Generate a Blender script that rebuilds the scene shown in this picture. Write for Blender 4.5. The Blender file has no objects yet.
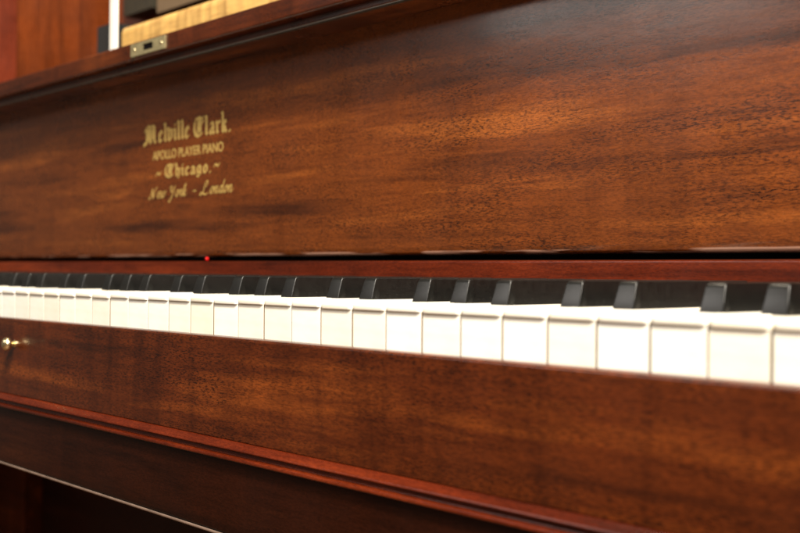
import bpy, bmesh, math, random
from mathutils import Vector, Matrix
random.seed(7)
S = 0.001                      # the script measures in millimetres
scene = bpy.context.scene
COL = scene.collection

# ------------------------------------------------------------------ camera
cam_d = bpy.data.cameras.new('camera'); cam = bpy.data.objects.new('camera', cam_d); COL.objects.link(cam)
scene.camera = cam
YAW, PITCH, ROLL = math.radians(46.4217), math.radians(0.2835), math.radians(0.4453)
fw = Vector((-math.sin(YAW)*math.cos(PITCH), math.cos(YAW)*math.cos(PITCH), math.sin(PITCH)))
rr = Vector((math.cos(YAW), math.sin(YAW), 0)); uu = rr.cross(fw)
r2 = rr*math.cos(ROLL) + uu*math.sin(ROLL); u2 = -rr*math.sin(ROLL) + uu*math.cos(ROLL)
M = Matrix((r2, u2, -fw)).transposed().to_4x4()
M.translation = Vector((169.2, -330.2, 15.1))*S
cam.matrix_world = M
cam_d.sensor_width = 36; cam_d.lens = 36*1058.98/800
cam_d.clip_start = 0.01; cam_d.clip_end = 50
cam_d.dof.use_dof = True
cam_d.dof.focus_distance = 0.59
cam_d.dof.aperture_fstop = 8.5
cam_d.dof.aperture_blades = 7

# ------------------------------------------------------------------ light of the room
w = bpy.data.worlds.new('World'); scene.world = w; w.use_nodes = True
w.node_tree.nodes['Background'].inputs[0].default_value = (1.0, 0.86, 0.70, 1)
w.node_tree.nodes['Background'].inputs[1].default_value = 0.06

def area(name, loc, target, size, power, col, size_y=None):
    l = bpy.data.lights.new(name, 'AREA'); l.energy = power; l.color = col; l.size = size
    if size_y: l.shape = 'RECTANGLE'; l.size_y = size_y
    o = bpy.data.objects.new(name, l); COL.objects.link(o)
    o.location = Vector(loc)*S
    o.rotation_euler = (Vector(target)*S - o.location).to_track_quat('-Z', 'Y').to_euler()
    return o
area('ceiling_lamp', (900, -800, 1750), (-300, 60, 0), 0.36, 74, (1.0, 0.90, 0.76))
area('front_lamp', (-1284, -1546, 1000), (-150, 160, 190), 0.8, 5, (1.0, 0.93, 0.86))
area('side_lamp', (1750, -1150, 1350), (-300, 100, 0), 0.45, 30, (1.0, 0.91, 0.79))
area('upper_lamp', (-700, 60, 1500), (-900, 300, 250), 0.3, 5, (1.0, 0.86, 0.66))
scene.view_settings.view_transform = 'Standard'
scene.view_settings.look = 'None'
scene.view_settings.exposure = 1.25
scene.view_settings.gamma = 1

# ------------------------------------------------------------------ materials
def new_mat(name):
    m = bpy.data.materials.new(name); m.use_nodes = True
    nt = m.node_tree; b = nt.nodes['Principled BSDF']
    return m, nt, b
def N(nt, t, **kw):
    n = nt.nodes.new(t)
    for k, v in kw.items(): setattr(n, k, v)
    return n
def ramp(nt, stops):
    r = N(nt, 'ShaderNodeValToRGB'); e = r.color_ramp.elements
    while len(e) < len(stops): e.new(0.5)
    for i, (p, c) in enumerate(stops):
        e[i].position = p; e[i].color = (*c, 1) if len(c) == 3 else c
    return r
def stretch(nt, sc, src='Object', rot=(0,0,0), loc=(0,0,0)):
    tc = N(nt, 'ShaderNodeTexCoord'); mp = N(nt, 'ShaderNodeMapping')
    mp.inputs['Scale'].default_value = sc; mp.inputs['Rotation'].default_value = rot; mp.inputs['Location'].default_value = loc
    nt.links.new(tc.outputs[src], mp.inputs[0]); return mp.outputs[0]
def noise(nt, vec, scale, detail=4, rough=.55, dist=0):
    n = N(nt, 'ShaderNodeTexNoise'); n.inputs['Scale'].default_value = scale; n.inputs['Detail'].default_value = detail
    n.inputs['Roughness'].default_value = rough; n.inputs['Distortion'].default_value = dist
    nt.links.new(vec, n.inputs['Vector']); return n.outputs['Fac']
def mixc(nt, fac, a, b, mode='MIX'):
    m = N(nt, 'ShaderNodeMix', data_type='RGBA', blend_type=mode)
    for s, v in ((0, fac), (6, a), (7, b)):
        if hasattr(v, 'links'): nt.links.new(v, m.inputs[s])
        else: m.inputs[s].default_value = v if s == 0 else (*v, 1)
    return m.outputs[2]

def wood(name, dark, mid, light, rough=.28, pores=.75, coat=.0, off=(0,0,0), axis='x', figure=.5, spec=.36, silk=.9, coat_rough=.14, cross=24, glints=False):
    m, nt, b = new_mat(name)
    def sc(a, c): return (a, c, c) if axis == 'x' else (c, c, a)
    rot = (0, math.radians(2.5), 0)
    # broad ribbon bands along the grain
    v1 = stretch(nt, sc(2.6, 38), rot=rot, loc=off)
    n1 = noise(nt, v1, 1.35, 4, .55, .25)
    r1 = ramp(nt, [(.30, dark), (.45, mid), (.54, mid), (.70, light)]); nt.links.new(n1, r1.inputs[0])
    # cross figure: soft mottling across the grain
    v2 = stretch(nt, sc(cross, 6), loc=off); n2 = noise(nt, v2, 1.0, 3, .6, .8)
    r2_ = ramp(nt, [(.32, (.55,.5,.47)), (.5, (1,1,1)), (.72, (1.22,1.18,1.12))]); nt.links.new(n2, r2_.inputs[0])
    c = mixc(nt, figure, r1.outputs[0], r2_.outputs[0], 'MULTIPLY')
    # medium streaks
    v3 = stretch(nt, sc(22, 260), rot=rot, loc=off); n3 = noise(nt, v3, 1.6, 5, .7, .3)
    r3 = ramp(nt, [(.34, (.62,.55,.50)), (.5, (1,1,1)), (.66, (1.16,1.13,1.08))]); nt.links.new(n3, r3.inputs[0])
    c = mixc(nt, .75, c, r3.outputs[0], 'MULTIPLY')
    # fine silk of the veneer
    v6 = stretch(nt, sc(330, 900), rot=rot, loc=(1,2,3)); n6 = noise(nt, v6, 1.0, 3, .7)
    r6 = ramp(nt, [(.33, (.72,.68,.64)), (.5, (1,1,1)), (.67, (1.25,1.22,1.16))]); nt.links.new(n6, r6.inputs[0])
    c = mixc(nt, silk, c, r6.outputs[0], 'MULTIPLY')
    # open pores: short dark dashes
    v4 = stretch(nt, sc(240, 1250), rot=rot, loc=off); n4 = noise(nt, v4, 1.25, 3, .65, .05)
    r4 = ramp(nt, [(.43, (0,0,0)), (.49, (1,1,1))]); nt.links.new(n4, r4.inputs[0])
    v5 = stretch(nt, sc(7, 40), loc=off); n5 = noise(nt, v5, 1.5, 3, .6)
    r5 = ramp(nt, [(.35, (.25,.25,.25)), (.65, (1,1,1))]); nt.links.new(n5, r5.inputs[0])
    inv = N(nt, 'ShaderNodeMath', operation='SUBTRACT'); inv.inputs[0].default_value = 1; nt.links.new(r4.outputs[0], inv.inputs[1])
    mu = N(nt, 'ShaderNodeMath', operation='MULTIPLY'); nt.links.new(inv.outputs[0], mu.inputs[0]); nt.links.new(r5.outputs[0], mu.inputs[1])
    mu2 = N(nt, 'ShaderNodeMath', operation='MULTIPLY'); nt.links.new(mu.outputs[0], mu2.inputs[0]); mu2.inputs[1].default_value = pores
    c = mixc(nt, mu2.outputs[0], c, tuple(x*.38 for x in dark))
    if glints:    # reflected glints painted in as short pale patches along the lower edge
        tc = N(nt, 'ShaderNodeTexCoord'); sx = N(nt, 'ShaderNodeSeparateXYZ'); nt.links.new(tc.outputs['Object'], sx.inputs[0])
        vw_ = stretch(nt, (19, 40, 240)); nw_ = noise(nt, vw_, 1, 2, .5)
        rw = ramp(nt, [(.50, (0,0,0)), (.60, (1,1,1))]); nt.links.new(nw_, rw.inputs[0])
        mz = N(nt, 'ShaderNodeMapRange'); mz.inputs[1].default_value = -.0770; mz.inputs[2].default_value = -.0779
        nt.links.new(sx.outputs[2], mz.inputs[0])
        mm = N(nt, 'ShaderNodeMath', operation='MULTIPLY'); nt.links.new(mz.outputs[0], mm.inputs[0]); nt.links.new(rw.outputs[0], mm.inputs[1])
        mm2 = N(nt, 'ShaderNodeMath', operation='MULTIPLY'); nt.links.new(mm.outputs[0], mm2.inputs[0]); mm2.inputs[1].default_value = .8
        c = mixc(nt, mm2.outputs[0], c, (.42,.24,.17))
    nt.links.new(c, b.inputs['Base Color'])
    # lacquer wear
    vs = stretch(nt, (14, 14, 14)); ns = noise(nt, vs, 1.2, 6, .65)
    rs = N(nt, 'ShaderNodeMapRange'); rs.inputs[1].default_value = .3; rs.inputs[2].default_value = .7
    rs.inputs[3].default_value = rough*.85; rs.inputs[4].default_value = rough*1.25; nt.links.new(ns, rs.inputs[0])
    nt.links.new(rs.outputs[0], b.inputs['Roughness'])
    b.inputs['Specular IOR Level'].default_value = spec
    b.inputs['Coat Weight'].default_value = coat; b.inputs['Coat Roughness'].default_value = coat_rough
    bp = N(nt, 'ShaderNodeBump'); bp.inputs['Strength'].default_value = .05; bp.inputs['Distance'].default_value = .0002
    nt.links.new(mu.outputs[0], bp.inputs['Height']); bp.invert = True
    vw = stretch(nt, sc(20, 60)); nw = noise(nt, vw, 1, 3, .5)
    bp2 = N(nt, 'ShaderNodeBump'); bp2.inputs['Strength'].default_value = .08; bp2.inputs['Distance'].default_value = .0012
    nt.links.new(nw, bp2.inputs['Height']); nt.links.new(bp.outputs[0], bp2.inputs['Normal'])
    nt.links.new(bp2.outputs[0], b.inputs['Normal']); nt.links.new(bp2.outputs[0], b.inputs['Coat Normal'])
    return m

MAHOG = wood('mahogany_fall', (.034,.0080,.0018), (.102,.0250,.0040), (.190,.0530,.0086), rough=.27, coat=.25, coat_rough=.10, pores=.92, off=(.31,.2,.13), figure=.42, spec=.3, glints=True)
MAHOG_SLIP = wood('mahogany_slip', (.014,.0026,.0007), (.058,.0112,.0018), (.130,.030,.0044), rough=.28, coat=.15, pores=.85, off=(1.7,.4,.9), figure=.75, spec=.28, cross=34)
MAHOG_RED = wood('mahogany_red', (.022,.0030,.0010), (.066,.0088,.0021), (.125,.0190,.0042), rough=.24, off=(.7,1.4,.2), figure=.3, pores=.4, spec=.25)
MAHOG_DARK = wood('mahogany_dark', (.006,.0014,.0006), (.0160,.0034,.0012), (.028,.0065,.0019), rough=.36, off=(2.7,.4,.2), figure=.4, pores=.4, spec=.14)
MAHOG_SIDE = wood('mahogany_side', (.055,.012,.003), (.12,.025,.005), (.18,.045,.009), rough=.3, off=(.2,3,.2), axis='z', figure=.4, pores=.4)
MAPLE = wood('maple', (.40,.235,.065), (.50,.31,.10), (.60,.42,.17), rough=.4, off=(4,.3,.2), figure=.9, pores=.05, cross=90, silk=.2)

def plain(name, col, rough=.4, metal=0, coat=0, nscale=60, var=.12, bump=0, rvar=.3, ior=None):
    m, nt, b = new_mat(name)
    v = stretch(nt, (nscale,)*3); n = noise(nt, v, 1, 5, .6)
    r = ramp(nt, [(.3, tuple(x*(1-var) for x in col)), (.7, tuple(min(1, x*(1+var)) for x in col))]); nt.links.new(n, r.inputs[0])
    nt.links.new(r.outputs[0], b.inputs['Base Color'])
    v2 = stretch(nt, (nscale*2.3,)*3, loc=(3,1,2)); n2 = noise(nt, v2, 1, 4, .65)
    mr = N(nt, 'ShaderNodeMapRange'); mr.inputs[1].default_value = .3; mr.inputs[2].default_value = .7
    mr.inputs[3].default_value = rough*(1-rvar); mr.inputs[4].default_value = min(1, rough*(1+rvar))
    nt.links.new(n2, mr.inputs[0]); nt.links.new(mr.outputs[0], b.inputs['Roughness'])
    b.inputs['Metallic'].default_value = metal; b.inputs['Coat Weight'].default_value = coat
    if bump:
        bp = N(nt, 'ShaderNodeBump'); bp.inputs['Strength'].default_value = .4; bp.inputs['Distance'].default_value = bump
        nt.links.new(n2, bp.inputs['Height']); nt.links.new(bp.outputs[0], b.inputs['Normal'])
    return m
def key_white():
    m, nt, b = new_mat('ivory_white')
    oi = N(nt, 'ShaderNodeObjectInfo')
    r = ramp(nt, [(0, (.72,.67,.56)), (.35, (.79,.77,.70)), (.7, (.77,.75,.67)), (1, (.74,.70,.61))]); nt.links.new(oi.outputs['Random'], r.inputs[0])
    v = stretch(nt, (40, 40, 120)); n = noise(nt, v, 1, 5, .6)
    r2_ = ramp(nt, [(.25, (.90,.87,.80)), (.55, (1,1,1))]); nt.links.new(n, r2_.inputs[0])
    nt.links.new(mixc(nt, .6, r.outputs[0], r2_.outputs[0], 'MULTIPLY'), b.inputs['Base Color'])
    b.inputs['Roughness'].default_value = .28
    b.inputs['Subsurface Weight'].default_value = .2; b.inputs['Subsurface Scale'].default_value = .002
    b.inputs['Subsurface Radius'].default_value = (1, .8, .5)
    return m
IVORY = key_white()
def key_black():
    m, nt, b = new_mat('ebony')
    v = stretch(nt, (30, 300, 300)); n = noise(nt, v, 1, 6, .7)
    r = ramp(nt, [(.35, (.0015,.0015,.0014)), (.7, (.005,.005,.0045))]); nt.links.new(n, r.inputs[0])
    vd = stretch(nt, (900,)*3); nd = noise(nt, vd, 1, 3, .8)
    rd = ramp(nt, [(.62, (0,0,0)), (.72, (1,1,1))]); nt.links.new(nd, rd.inputs[0])
    vp = stretch(nt, (60,)*3, loc=(2,5,1)); np_ = noise(nt, vp, 1, 3, .6)
    rp = ramp(nt, [(.48, (0,0,0)), (.65, (.5,.5,.5))]); nt.links.new(np_, rp.inputs[0])
    mu = N(nt, 'ShaderNodeMath', operation='MULTIPLY'); nt.links.new(rd.outputs[0], mu.inputs[0]); nt.links.new(rp.outputs[0], mu.inputs[1])
    nt.links.new(mixc(nt, mu.outputs[0], r.outputs[0], (.10,.095,.085)), b.inputs['Base Color'])
    b.inputs['Roughness'].default_value = .33; b.inputs['Specular IOR Level'].default_value = .5
    return m
EBONY = key_black()
BRASS = plain('brass', (.70,.58,.34), .30, 1, nscale=300, bump=.0001)
NICKEL = plain('worn_brass', (.42,.36,.20), .38, .75, nscale=220, var=.25, bump=.0001)
GOLD = plain('gold_leaf', (.37,.25,.072), .45, .25, nscale=900, var=.28)
STEEL = plain('grey_steel', (.028,.025,.020), .5, .3, nscale=150)
HOLE = plain('keyhole_dark', (.006,.005,.005), .8)
FELT = plain('black_felt', (.004,.0035,.0035), .95, nscale=400)
WHITE = plain('white_paint', (.74,.72,.66), .4, nscale=50, var=.05)
TAN = plain('tan_cloth', (.11,.07,.035), .9, nscale=200, var=.2)
OLIVE = plain('olive_cloth', (.02,.016,.007), .9, nscale=120, var=.3)
EDGE_GLINT = plain('painted_edge_glint', (.17,.12,.095), .35, 0, .3, nscale=90, var=.25)  # pale colour painting the highlight on the key bed's lower edge
KEYWOOD = plain('key_body_wood', (.16,.10,.05), .7, nscale=200)
PILASTER = wood('mahogany_pilaster', (.07,.011,.004), (.12,.019,.0065), (.17,.031,.010), rough=.3, off=(1,3,.2), axis='z', figure=.4, pores=.3)
FLOOR = wood('floor_wood', (.09,.05,.03), (.16,.09,.05), (.24,.14,.08), rough=.4, off=(.3,.1,4))
def led():
    m, nt, b = new_mat('red_lamp')
    b.inputs['Base Color'].default_value = (.35,.005,.005,1); b.inputs['Roughness'].default_value = .15
    b.inputs['Emission Color'].default_value = (1,.02,.015,1); b.inputs['Emission Strength'].default_value = 0.16
    return m
LED = led()
HOLE.node_tree.nodes['Principled BSDF'].inputs['Specular IOR Level'].default_value = 0

# ------------------------------------------------------------------ mesh helpers
ROOT = Vector((-564, 300, -700))
def tag(o, label=None, cat=None, group=None, kind=None):
    if label: o['label'] = label
    if cat: o['category'] = cat
    if group: o['group'] = group
    if kind: o['kind'] = kind
    return o
root = bpy.data.objects.new('player_piano', None); COL.objects.link(root); root.location = ROOT*S
tag(root, 'old reddish mahogany upright player piano with its keyboard open and gold lettering on the fallboard', 'piano')

def link(name, bm, mats, parent=root, origin=None, smooth=40, bevel=0, seg=2):
    """bm in world millimetres -> one mesh object whose origin is its own centre"""
    if bevel:
        bmesh.ops.bevel(bm, geom=[e for e in bm.edges if len(e.link_faces) == 2 and e.calc_face_angle(0) > .6],
                        offset=bevel, segments=seg, profile=.5, affect='EDGES', clamp_overlap=True)
    bmesh.ops.recalc_face_normals(bm, faces=bm.faces)
    if origin is None:
        xs = [v.co for v in bm.verts]
        origin = Vector([(min(c[i] for c in xs)+max(c[i] for c in xs))/2 for i in range(3)])
    for v in bm.verts: v.co = (v.co-origin)*S
    me = bpy.data.meshes.new(name); bm.to_mesh(me); bm.free()
    for m in (mats if isinstance(mats, (list, tuple)) else [mats]): me.materials.append(m)
    for p in me.polygons: p.use_smooth = True
    me.set_sharp_from_angle(angle=math.radians(smooth))
    o = bpy.data.objects.new(name, me); COL.objects.link(o)
    o['o'] = list(origin)
    if parent is not None:
        base = ROOT if parent is root else Vector(parent['o'])
        o.parent = parent; o.location = (origin-base)*S
    else: o.location = origin*S
    return o

def box(bm, x0, x1, y0, y1, z0, z1, mi=0):
    vs = [bm.verts.new((x, y, z)) for x in (x0, x1) for y in (y0, y1) for z in (z0, z1)]
    for q in ((0,1,3,2), (4,6,7,5), (0,4,5,1), (2,3,7,6), (0,2,6,4), (1,5,7,3)):
        f = bm.faces.new([vs[i] for i in q]); f.material_index = mi
    return vs
def fillet(pts, seg=5):
    """pts: (y, z, r) -> rounded outline"""
    out = []; n = len(pts)
    for i in range(n):
        p = Vector(pts[i][:2]); r = pts[i][2] if len(pts[i]) > 2 else 0
        if r <= 0: out.append(p); continue
        a = Vector(pts[i-1][:2])-p; b = Vector(pts[(i+1) % n][:2])-p
        r1 = min(r, a.length*.49, b.length*.49); A = p+a.normalized()*r1; B = p+b.normalized()*r1
        for k in range(seg+1):
            t = k/seg; out.append(A*(1-t)**2+p*2*t*(1-t)+B*t*t)
    return out
def extrude_x(bm, prof, x0, x1, mi=0):
    a = [bm.verts.new((x0, p[0], p[1])) for p in prof]; b = [bm.verts.new((x1, p[0], p[1])) for p in prof]
    n = len(prof)
    for i in range(n):
        f = bm.faces.new((a[i], a[(i+1) % n], b[(i+1) % n], b[i])); f.material_index = mi
    for L in (a, b[::-1]):
        f = bm.faces.new(L); f.material_index = mi
def board(name, pts, x0, x1, mat, parent=root, seg=6, smooth=35):
    bm = bmesh.new(); extrude_x(bm, fillet(pts, seg), x0, x1); return link(name, bm, mat, parent, smooth=smooth)

XL, XR = -1175, 47            # ends of the keyboard
# ------------------------------------------------------------------ the surface it stands on
bm = bmesh.new(); box(bm, -3200, 2400, -2600, 1500, -760, -700)
o = link('floor', bm, FLOOR, None); tag(o, kind='structure')

# ------------------------------------------------------------------ case
def case_side(x0, x1):
    bm = bmesh.new()
    pts = fillet([(262, 640, 8), (262, 215, 12), (112, 205, 14), (108, -60, 10), (108, -700, 3), (700, -700, 3), (700, 640, 8)], 6)
    extrude_x(bm, pts, x0, x1); return link('case_side', bm, MAHOG_SIDE)
case_side(-1236, -1200); case_side(72, 108)
def cheek(x0, x1):
    bm = bmesh.new()
    extrude_x(bm, fillet([(-18, -22, 8), (-18, 20, 18), (112, 34, 10), (112, -22, 2)], 6), x0, x1)
    return link('key_block', bm, MAHOG_RED)
cheek(-1199, XL-2); cheek(XR+2, 71)
bm = bmesh.new(); box(bm, -1199, -1188, 150, 262, 212, 640)
link('pilaster', bm, PILASTER, bevel=2)
# key bed with moulded front edge
KB = -8
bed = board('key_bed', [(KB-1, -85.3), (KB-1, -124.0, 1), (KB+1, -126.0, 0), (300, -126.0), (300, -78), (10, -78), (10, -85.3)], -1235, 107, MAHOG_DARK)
board('edge_glint_strip', [(KB-1.4, -124.6, .3), (KB-1.4, -125.8, .5), (KB-.2, -126.6, .3), (KB+8, -126.6), (KB+8, -126.1), (KB-.99,-126.1), (KB-1.01, -124.6)], -1235, 107, EDGE_GLINT)  # pale strip in place of light caught by the bottom bevel
board('moulding', [(KB+4, -74.4), (KB-1, -75.0, .6), (KB-4, -77.6, .8), (KB-4.4, -78.7, .5), (KB-2.0, -79.5, .5), (KB-2.2, -81.9, 1.0), (KB-4.6, -82.3, .5), (KB-4.9, -84.2, 1.0), (KB-1.2, -85.2, .4), (KB+9, -85.2), (KB+9, -74.4)],
      -1235, 107, MAHOG_RED, seg=7)
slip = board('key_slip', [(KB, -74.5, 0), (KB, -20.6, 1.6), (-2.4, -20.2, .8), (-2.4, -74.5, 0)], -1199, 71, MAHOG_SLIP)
bm = bmesh.new(); box(bm, -1199, 71, -1.9, 300, -77.9, -40); link('key_frame', bm, KEYWOOD)
# lower panel and toe rail under the key bed
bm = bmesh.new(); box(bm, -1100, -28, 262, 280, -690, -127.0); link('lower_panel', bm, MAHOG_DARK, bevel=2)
bm = bmesh.new(); box(bm, -1199, -1101, 240, 282, -690, -127.0); link('stile', bm, MAHOG_SLIP, bevel=2)
bm = bmesh.new(); box(bm, -27, 71, 240, 282, -690, -127.0); link('stile', bm, MAHOG_SLIP, bevel=2)

# ------------------------------------------------------------------ name rail and fallboard
rail = board('name_rail', [(149, -20), (149, 22.2, 1.2), (158, 22.6, .6), (158, -20)], -1199, 71, MAHOG_RED, seg=4)
bm = bmesh.new(); box(bm, -1199, 71, 176, 182, -20, 60); link('felt_backing', bm, FELT)
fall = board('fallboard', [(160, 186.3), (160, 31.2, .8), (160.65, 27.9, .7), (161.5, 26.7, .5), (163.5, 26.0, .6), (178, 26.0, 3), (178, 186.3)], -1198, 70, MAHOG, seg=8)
lip = board('front_lip', [(125, 193.5, 2.0), (125, 208.2, 1.6), (178, 208.6, 2), (178, 186.4, 0), (160.1, 186.4), (132.5, 186.4, 0), (128.6, 186.4, .3), (133, 188.5, .5), (133, 192.4, 1.0)],
            -1198, 70, MAHOG_SLIP, fall, seg=7)
board('edge_strip', [(127.9, 185.6), (127.9, 186.3, .25), (132, 186.3), (132, 185.6)], -1198, 70, STEEL, lip)
# lock plate on the lip
def lock():
    bm = bmesh.new(); xa, xb, za, zb = -643, -588, 195.8, 206.6
    h0, h1, z0, z1 = -623, -607, 198.7, 204.2
    yf, yb = 123.9, 124.95
    for (a, b, c, d) in ((xa, h0, za, zb), (h1, xb, za, zb), (h0, h1, za, z0), (h0, h1, z1, zb)):
        box(bm, a, b, yf, yb, c, d)
    bmesh.ops.remove_doubles(bm, verts=bm.verts, dist=.001)
    lp = link('lock_plate', bm, NICKEL, fall)
    bm = bmesh.new(); box(bm, h0-.5, h1+.5, 124.6, 124.96, z0-.5, z1+.5); k = link('keyhole', bm, HOLE, fall)
    for x in (-637, -594):
        bm = bmesh.new(); bmesh.ops.create_uvsphere(bm, u_segments=20, v_segments=10, radius=1.8)
        for v in bm.verts: v.co = Vector((v.co.x+x, v.co.y*.35+yf, v.co.z+201.2))
        link('screw', bm, BRASS, fall)
lock()

# ------------------------------------------------------------------ gold lettering
def hull_strokes(bm, strokes, ox, oz, sx, sz, nib, ang, y=160.0, slant=0, cnt=[0]):
    nx, nz = math.cos(ang)*nib/2, math.sin(ang)*nib/2
    for st in strokes:
        P = [(ox+(a+slant*b)*sx, oz+b*sz) for a, b in st]
        if len(P) == 1: P = [P[0], (P[0][0]+.01, P[0][1]-.01)]
        for (p, q) in zip(P, P[1:]):
            pts = [Vector((p[0]-nx, p[1]-nz)), Vector((p[0]+nx, p[1]+nz)), Vector((q[0]+nx, q[1]+nz)), Vector((q[0]-nx, q[1]-nz))]
            t = nib*.10; d = Vector((-nz, nx)).normalized()*t      # the nib's own small thickness
            allp = [v+s*d for v in pts for s in (-1, 1)]
            c = sum(allp, Vector((0, 0)))/8
            # convex hull
            ps = sorted(set((round(v.x, 4), round(v.y, 4)) for v in allp))
            def half(ps):
                h = []
                for r in ps:
                    while len(h) > 1 and (h[-1][0]-h[-2][0])*(r[1]-h[-2][1])-(h[-1][1]-h[-2][1])*(r[0]-h[-2][0]) <= 0: h.pop()
                    h.append(r)
                return h[:-1]
            H = half(ps)+half(ps[::-1])
            if len(H) < 3: continue
            cnt[0] += 1; yf = y-.10-(cnt[0] % 23)*.004
            a = [bm.verts.new((u, yf, v)) for u, v in H]; b = [bm.verts.new((u, y+.05, v)) for u, v in H]
            bm.faces.new(a); bm.faces.new(b[::-1])
            for i in range(len(H)): bm.faces.new((a[i], b[i], b[(i+1) % len(H)], a[(i+1) % len(H)]))
def smooth_poly(pts, n=6):
    if len(pts) < 3: return pts
    P = [pts[0]]+list(pts)+[pts[-1]]; out = []
    for i in range(1, len(P)-2):
        p0, p1, p2, p3 = P[i-1:i+3]
        for k in range(n):
            t = k/n
            out.append(tuple(.5*((2*p1[j])+(-p0[j]+p2[j])*t+(2*p0[j]-5*p1[j]+4*p2[j]-p3[j])*t*t+(-p0[j]+3*p1[j]-3*p2[j]+p3[j])*t**3) for j in (0, 1)))
    out.append(pts[-1]); return out
# blackletter glyphs, x-height 1, (advance, strokes)
def mn(x, top=1.0): return [(x-.13, top-.02), (x, top-.15), (x, .16), (x+.13, .03)]
BL = {
 'M': (2.35, [[(.05,.10),(.28,.02),(.48,.22),(.46,1.15),(.30,1.42)], [(.12,1.15),(.40,1.50),(.80,1.62),(1.0,1.45)], [(1.02,1.50),(1.02,.20),(1.15,.04)],
              [(.74,1.35),(.74,.28)], [(1.02,1.35),(1.35,1.62),(1.70,1.45),(1.72,.22),(1.90,.03)], [(.0,-.10),(.35,-.02),(.6,.12)], [(1.40,1.3),(1.40,.35)]]),
 'C': (1.72, [[(.62,1.55),(.25,1.25),(.18,.60),(.38,.14),(.80,-.02),(1.35,.20)], [(.78,1.50),(.72,.85),(.74,.30)], [(1.10,1.45),(1.08,.30)],
              [(.40,1.48),(.85,1.62),(1.30,1.42),(1.52,1.58)], [(1.50,1.30),(1.38,1.08)], [(.74,1.1),(.98,.98)], [(.74,.7),(.98,.58)]]),
 'e': (.88, [[(.18,.84),(.18,.18),(.36,.02),(.62,.16)], [(.18,.84),(.40,.99),(.60,.78),(.24,.50)]]),
 'l': (.56, [[(.10,1.62),(.22,1.48),(.22,.16),(.36,.03)]]),
 'v': (1.0, [[(.02,1.16),(.20,1.02),(.20,.22),(.40,.02)], [(.40,.02),(.68,.22),(.68,.84),(.52,1.0)]]),
 'i': (.54, [mn(.20), [(.20,1.36),(.23,1.32)]]),
 'a': (.95, [[(.22,.86),(.42,.99),(.62,.84),(.62,.16),(.76,.03)], [(.60,.62),(.28,.48),(.18,.22),(.34,.04),(.58,.18)]]),
 'r': (.78, [mn(.22), [(.24,.80),(.46,1.0),(.60,.86)]]),
 'k': (.98, [[(.10,1.70),(.22,1.55),(.22,.16),(.34,.03)], [(.22,.62),(.50,.98),(.66,.80),(.26,.54),(.54,.42),(.56,.18),(.74,.03)]]),
 'h': (.98, [[(.10,1.62),(.22,1.48),(.22,.16),(.34,.03)], [(.22,.78),(.48,1.0),(.66,.82),(.66,.16),(.52,-.25)]]),
 'c': (.80, [[(.18,.84),(.18,.18),(.36,.02),(.60,.16)], [(.18,.84),(.40,1.0),(.58,.84)]]),
 'g': (.95, [[(.18,.84),(.18,.24),(.36,.08),(.60,.22)], [(.18,.84),(.40,1.0),(.62,.84),(.62,-.12),(.38,-.36),(.14,-.22)]]),
 'o': (.90, [[(.18,.82),(.18,.20),(.40,.02),(.62,.20),(.62,.80),(.40,1.0),(.18,.82)]]),
 '.': (.50, [[(.16,.08),(.22,.02)]]),
 ' ': (.38, []),
}
def blackletter(name, text, x0, x1, z, cap, nib, extra=()):
    tot = sum(BL[c][0] for c in text); sx = (x1-x0)/tot; sz = cap/1.6
    bm = bmesh.new(); x = x0
    for c in text:
        hull_strokes(bm, BL[c][1], x, z, sx, sz, nib, math.radians(38)); x += BL[c][0]*sx
    for st in extra: hull_strokes(bm, [smooth_poly(st)], 0, 0, 1, 1, nib*.8, math.radians(50))
    return link(name, bm, GOLD, fall)
l1 = blackletter('lettering', 'Melville Clark.', -682, -544, 127.8, 15.6, 3.0)
l1['label'] = 'large gold blackletter maker name, top line'
l3 = blackletter('lettering', 'Chicago.', -647, -572, 96.3, 10.6, 2.4,
    extra=[[(-661,98.5),(-658,100.6),(-655,99.4),(-652,101.3)], [(-569.5,100.6),(-567,102.4),(-564,101.0),(-561,102.6)]])
l3['label'] = 'gold blackletter city name, third line'
# sans capitals
cu = bpy.data.curves.new('lettering', 'FONT'); cu.body = 'APOLLO PLAYER PIANO'; cu.size = 1; cu.extrude = .004; cu.offset = .012
to = bpy.data.objects.new('lettering_tmp', cu); COL.objects.link(to)
bpy.context.view_layer.update()
me = bpy.data.meshes.new_from_object(to.evaluated_get(bpy.context.evaluated_depsgraph_get()))
bpy.data.objects.remove(to)
bm = bmesh.new(); bm.from_mesh(me)
mnx = min(v.co.x for v in bm.verts); mxx = max(v.co.x for v in bm.verts); mny = min(v.co.y for v in bm.verts); mxy = max(v.co.y for v in bm.verts)
for v in bm.verts:
    v.co = Vector((-666.5+(v.co.x-mnx)/(mxx-mnx)*110.5, 159.98-(v.co.z+.004)*14, 112.4+(v.co.y-mny)/(mxy-mny)*7.9))
l2 = link('lettering', bm, GOLD, fall); l2['label'] = 'gold sans capitals naming the kind of piano, second line'
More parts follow.
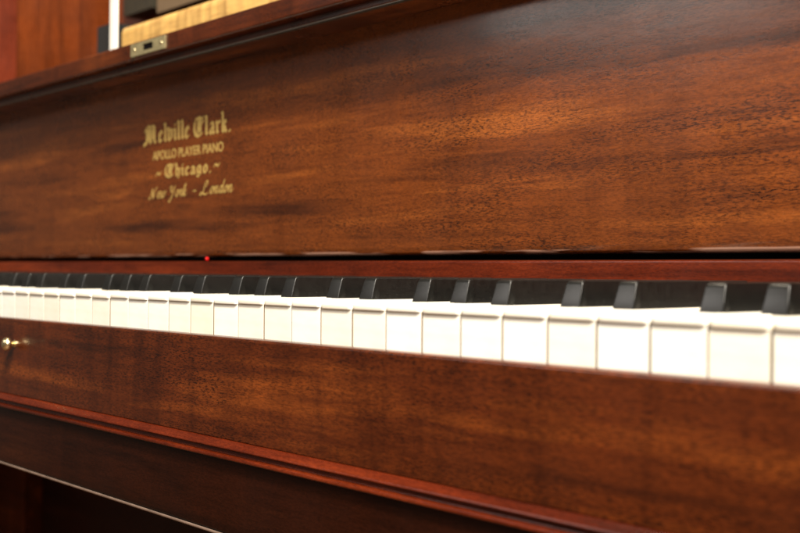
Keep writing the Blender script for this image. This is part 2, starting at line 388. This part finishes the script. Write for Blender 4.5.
# script line
SC = {
 'N': (1.7, [[(-.25,.12),(-.1,-.05),(.08,.1),(.35,1.4)], [(.35,1.4),(.5,.7),(.78,0)], [(.78,0),(.95,.8),(1.15,1.5),(1.35,1.55)]]),
 'e': (.72, [[(.02,.3),(.35,.45),(.42,.8),(.22,.95),(.05,.5),(.18,.05),(.45,.08),(.68,.35)]]),
 'w': (1.15, [[(.0,.5),(.12,.95),(.10,.2),(.25,.0),(.5,.3),(.56,.9),(.52,.25),(.68,0),(.92,.3),(1.0,.9),(1.12,.8)]]),
 'Y': (1.35, [[(-.15,1.25),(.05,1.55),(.22,1.4),(.2,.9),(.42,.7),(.72,1.0),(.95,1.55)], [(.95,1.55),(.72,.6),(.35,-.55),(.05,-.7),(.1,-.35),(.65,.15)]]),
 'o': (.82, [[(.4,.95),(.12,.75),(.08,.25),(.3,0),(.55,.25),(.55,.75),(.38,.95),(.55,.75),(.8,.85)]]),
 'r': (.72, [[(.0,.3),(.18,.95),(.22,.85),(.45,.9),(.38,.35),(.42,.02),(.7,.3)]]),
 'k': (.95, [[(0,.3),(.35,1.3),(.38,1.7),(.22,1.5),(.12,.0)], [(.14,.35),(.5,.9),(.5,.6),(.22,.5),(.5,.05),(.85,.3)]]),
 'L': (1.75, [[(.75,1.0),(.95,1.55),(.75,1.85),(.5,1.4),(.35,.55),(.1,.02),(-.2,-.1),(-.3,.12),(0,.25),(.5,.02),(1.0,-.05),(1.4,.2)]]),
 'n': (1.0, [[(.0,.5),(.14,.95),(.12,.0)], [(.14,.55),(.42,.95),(.55,.8),(.52,.2),(.66,.0),(.95,.4)]]),
 'd': (.98, [[(.55,.85),(.25,.95),(.08,.5),(.18,.05),(.45,.15),(.62,.8),(.78,1.75)], [(.70,1.3),(.6,.3),(.72,0),(.95,.3)]]),
 '-': (1.15, [[(.25,.55),(.5,.62),(.85,.56)]]), ' ': (1.0, []),
}
bm = bmesh.new(); txt = 'New York - London'; tot = sum(SC[c][0] for c in txt); x = -671; sx = 129/tot
for c in txt:
    for st in SC[c][1]:
        hull_strokes(bm, [smooth_poly(st)], x, 78.6, sx, 5.9, 1.6, math.radians(35), slant=.22)
    x += SC[c][0]*sx
l4 = link('lettering', bm, GOLD, fall); l4['label'] = 'gold flowing script city names, bottom line'

# small red lamp in the dark gap under the fallboard
bm = bmesh.new(); bmesh.ops.create_uvsphere(bm, u_segments=24, v_segments=12, radius=1.5)
for v in bm.verts: v.co = Vector((v.co.x-572.5, v.co.y+156, v.co.z+24.6))
link('indicator_lamp', bm, LED)
# brass knob on the key slip
bm = bmesh.new()
prof = [(0, 3.0), (.6, 3.0), (1.0, 2.0), (2.0, 1.9), (3.0, 2.8), (4.0, 4.4), (5.6, 5.3), (7.4, 5.0), (8.7, 3.6), (9.2, 1.8), (9.3, 0)]
ring = []
for d, r in prof:
    if r == 0: ring.append([bm.verts.new((-567, KB-d, -38.3))]); continue
    ring.append([bm.verts.new((-567+.88*r*math.cos(t*math.tau/28), KB-d, -38.3+.88*r*math.sin(t*math.tau/28))) for t in range(28)])
for a, b in zip(ring, ring[1:]):
    for i in range(28):
        if len(b) == 1: bm.faces.new((a[i], a[(i+1) % 28], b[0]))
        else: bm.faces.new((a[i], a[(i+1) % 28], b[(i+1) % 28], b[i]))
link('knob', bm, BRASS, slip, smooth=60)

# ------------------------------------------------------------------ upper compartment behind the lip
rl = board('spool_shelf', [(205, 205), (205, 262, 9), (240, 262, 9), (240, 205)], -806, 70, MAPLE, seg=8)
bm = bmesh.new(); box(bm, -833, -823, 206, 210, 205, 640); link('post', bm, WHITE, bevel=3)
bm = bmesh.new(); box(bm, -1199, 71, 420, 436, 205, 640); link('inner_board', bm, MAHOG_SIDE, bevel=1)
bm = bmesh.new(); box(bm, -925, -888, 240, 262, 205, 286); link('hinge_block', bm, FELT, bevel=2)
bm = bmesh.new(); box(bm, -1150, -1075, 396, 418, 363, 640); link('olive_flap', bm, OLIVE, bevel=4)
bm = bmesh.new(); box(bm, -950, -500, 330, 360, 322, 640); link('bellows', bm, TAN, bevel=6)
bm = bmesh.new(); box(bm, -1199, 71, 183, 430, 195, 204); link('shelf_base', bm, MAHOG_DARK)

# ------------------------------------------------------------------ keys
W = 23.5; GAP = .47
SH = {0: -2.3, 1: 2.3, 3: -3.3, 4: 0, 5: 3.3}           # shift of a black key from its white boundary
BW = 5.3                                                 # half width at its foot
def pitch_class(i): return (i+5) % 7                     # white key 0 is A: C=0 .. B=6
# white key shapes by what black keys cut them
def white_mesh(i):
    pc = pitch_class(i)
    left = SH.get((pc-1) % 7) if i > 0 else None          # black key on the left boundary
    right = SH.get(pc) if i < 51 else None
    if i == 0: left = None
    x0, x1 = GAP, W-GAP
    lx = left+BW+.9 if left is not None else x0
    rx = W+right-BW-.9 if right is not None else x1
    yb = 148; yn = 48.2
    def outline(f, r, ins=0):
        a = x0-.22+ins; b = x1+.22-ins
        P = [(a, f, r), (b, f, r)]
        if right is not None: P += [(b, yn-ins, .4), (rx-ins, yn-ins, .4)]
        P += [(rx-ins, yb, 0), (lx+ins, yb, 0)]
        if left is not None: P += [(lx+ins, yn-ins, .4), (a, yn-ins, .4)]
        return fillet(P, 5)
    bm = bmesh.new()
    o = Vector((W/2, 74, -10))
    def layer(pts, z): return [bm.verts.new((p[0], p[1], z)) for p in pts]
    # head: underside of the lip, sides, rounded top
    L = [layer(outline(.06, 2.6, 0), -2.9), layer(outline(.0, 2.6, 0), -2.8), layer(outline(.0, 2.2, 0), -.8), layer(outline(0.15, 2.2, .15), -.22), layer(outline(.6, 2.2, .5), 0)]
    for a, b in zip(L, L[1:]):
        n = len(a)
        for k in range(n): bm.faces.new((a[k], a[(k+1) % n], b[(k+1) % n], b[k]))
    bm.faces.new(L[-1]); bm.faces.new(L[0][::-1])
    box(bm, x0+.08, x1-.08, 1.0, 1.3, -23, -2.95)
    box(bm, x0+.14, x1-.14, 1.305, yn-1.5, -23, -2.95, 1)
    box(bm, lx+.2, rx-.2, yn-1.495, yb-.5, -23, -2.95, 1)
    return bm, o
cache = {}
for i in range(52):
    pc = pitch_class(i); kind = (pc if 0 < i < 51 else 100+i)
    X = XL+i*W
    if kind in cache:
        src = cache[kind]; ob = src.copy(); COL.objects.link(ob); ob.parent = root
    else:
        bm, o = white_mesh(i)
        for v in bm.verts: v.co.x += X
        ob = link('white_key', bm, [IVORY, KEYWOOD], origin=o+Vector((X, 0, 0)), smooth=50); cache[kind] = ob
    c = Vector((X+W/2, 74, -10)); dz = random.uniform(-.28, .28); dx = random.uniform(-.12, .12)
    ob.location = (c+Vector((dx, random.uniform(-.15, .15), dz))-ROOT)*S
    ob.rotation_euler = (random.uniform(-.0012, .0012), random.uniform(-.004, .004), random.uniform(-.0012, .0012))
# black key: tapered foot to top, rounded bevel at the front
def black_mesh():
    bm = bmesh.new()
    # stations along Y: (y, top z)
    secs = []
    prof = [(48.9, -3.0, 5.3, 5.3), (48.9, 0.0, 5.3, 5.25), (50.6, 5.4, 5.3, 4.9), (52.1, 9.9, 5.3, 4.6), (52.7, 11.1, 5.3, 4.5), (53.6, 11.7, 5.3, 4.4), (55.2, 12.0, 5.3, 4.35), (147, 12.0, 5.3, 4.35)]
    for (y, zt, wb_, wt) in prof:
        r = min(.8, max(.15, (zt+3)/6))
        pts = [(-wb_, -3.05), (-wt, zt-r)]
        for k in range(1, 5):
            t = k/4*math.pi/2; pts.append((-wt+r-r*math.cos(t), zt-r+r*math.sin(t)))
        pts += [(-a, b) for a, b in pts[::-1]]
        secs.append([bm.verts.new((a, y, b)) for a, b in pts])
    for a, b in zip(secs, secs[1:]):
        n = len(a)
        for k in range(n): bm.faces.new((a[k], a[(k+1) % n], b[(k+1) % n], b[k]))
    bm.faces.new(secs[0]); bm.faces.new(secs[-1][::-1])
    bmesh.ops.remove_doubles(bm, verts=bm.verts, dist=.02)
    # soften the two slanting front corners
    es = [e for e in bm.edges if all(v.co.y < 55 for v in e.verts) and abs(e.verts[0].co.x-e.verts[1].co.x) < .9
          and abs(e.verts[0].co.z-e.verts[1].co.z) > .8 and max(v.co.z for v in e.verts) < 11]
    return bm
bkey = None
for i in range(1, 52):
    pc = (pitch_class(i)-1) % 7
    if pc not in SH: continue
    c = Vector((XL+i*W+SH[pc], 98, 4))
    if bkey is None:
        bm = black_mesh()
        for v in bm.verts: v.co.x += c.x
        bkey = ob = link('black_key', bm, EBONY, origin=c, smooth=30)
        bv = bmesh.new(); bv.from_mesh(ob.data)
        es = []
        for e in bv.edges:
            if len(e.link_faces) == 2 and e.calc_face_angle(0) > 1.0 and all(v.co.y < -.043 for v in e.verts) and e.verts[0].co.x*e.verts[1].co.x > 0: es.append(e)
        bmesh.ops.bevel(bv, geom=es, offset=.0006, segments=3, profile=.5, affect='EDGES', clamp_overlap=True)
        bv.to_mesh(ob.data); bv.free()
        for p in ob.data.polygons: p.use_smooth = True
        ob.data.set_sharp_from_angle(angle=math.radians(40))
    else:
        ob = bkey.copy(); COL.objects.link(ob); ob.parent = root
    ob.location = (c+Vector((random.uniform(-.15, .15), 0, random.uniform(-.12, .12)))-ROOT)*S
    ob.rotation_euler = (0, random.uniform(-.006, .006), random.uniform(-.0015, .0015))
bm = bmesh.new(); box(bm, XL, XR, 4, 146, -38, -24); link('key_bed_felt', bm, FELT)
for o in COL.objects:
    if 'o' in o.keys(): del o['o']
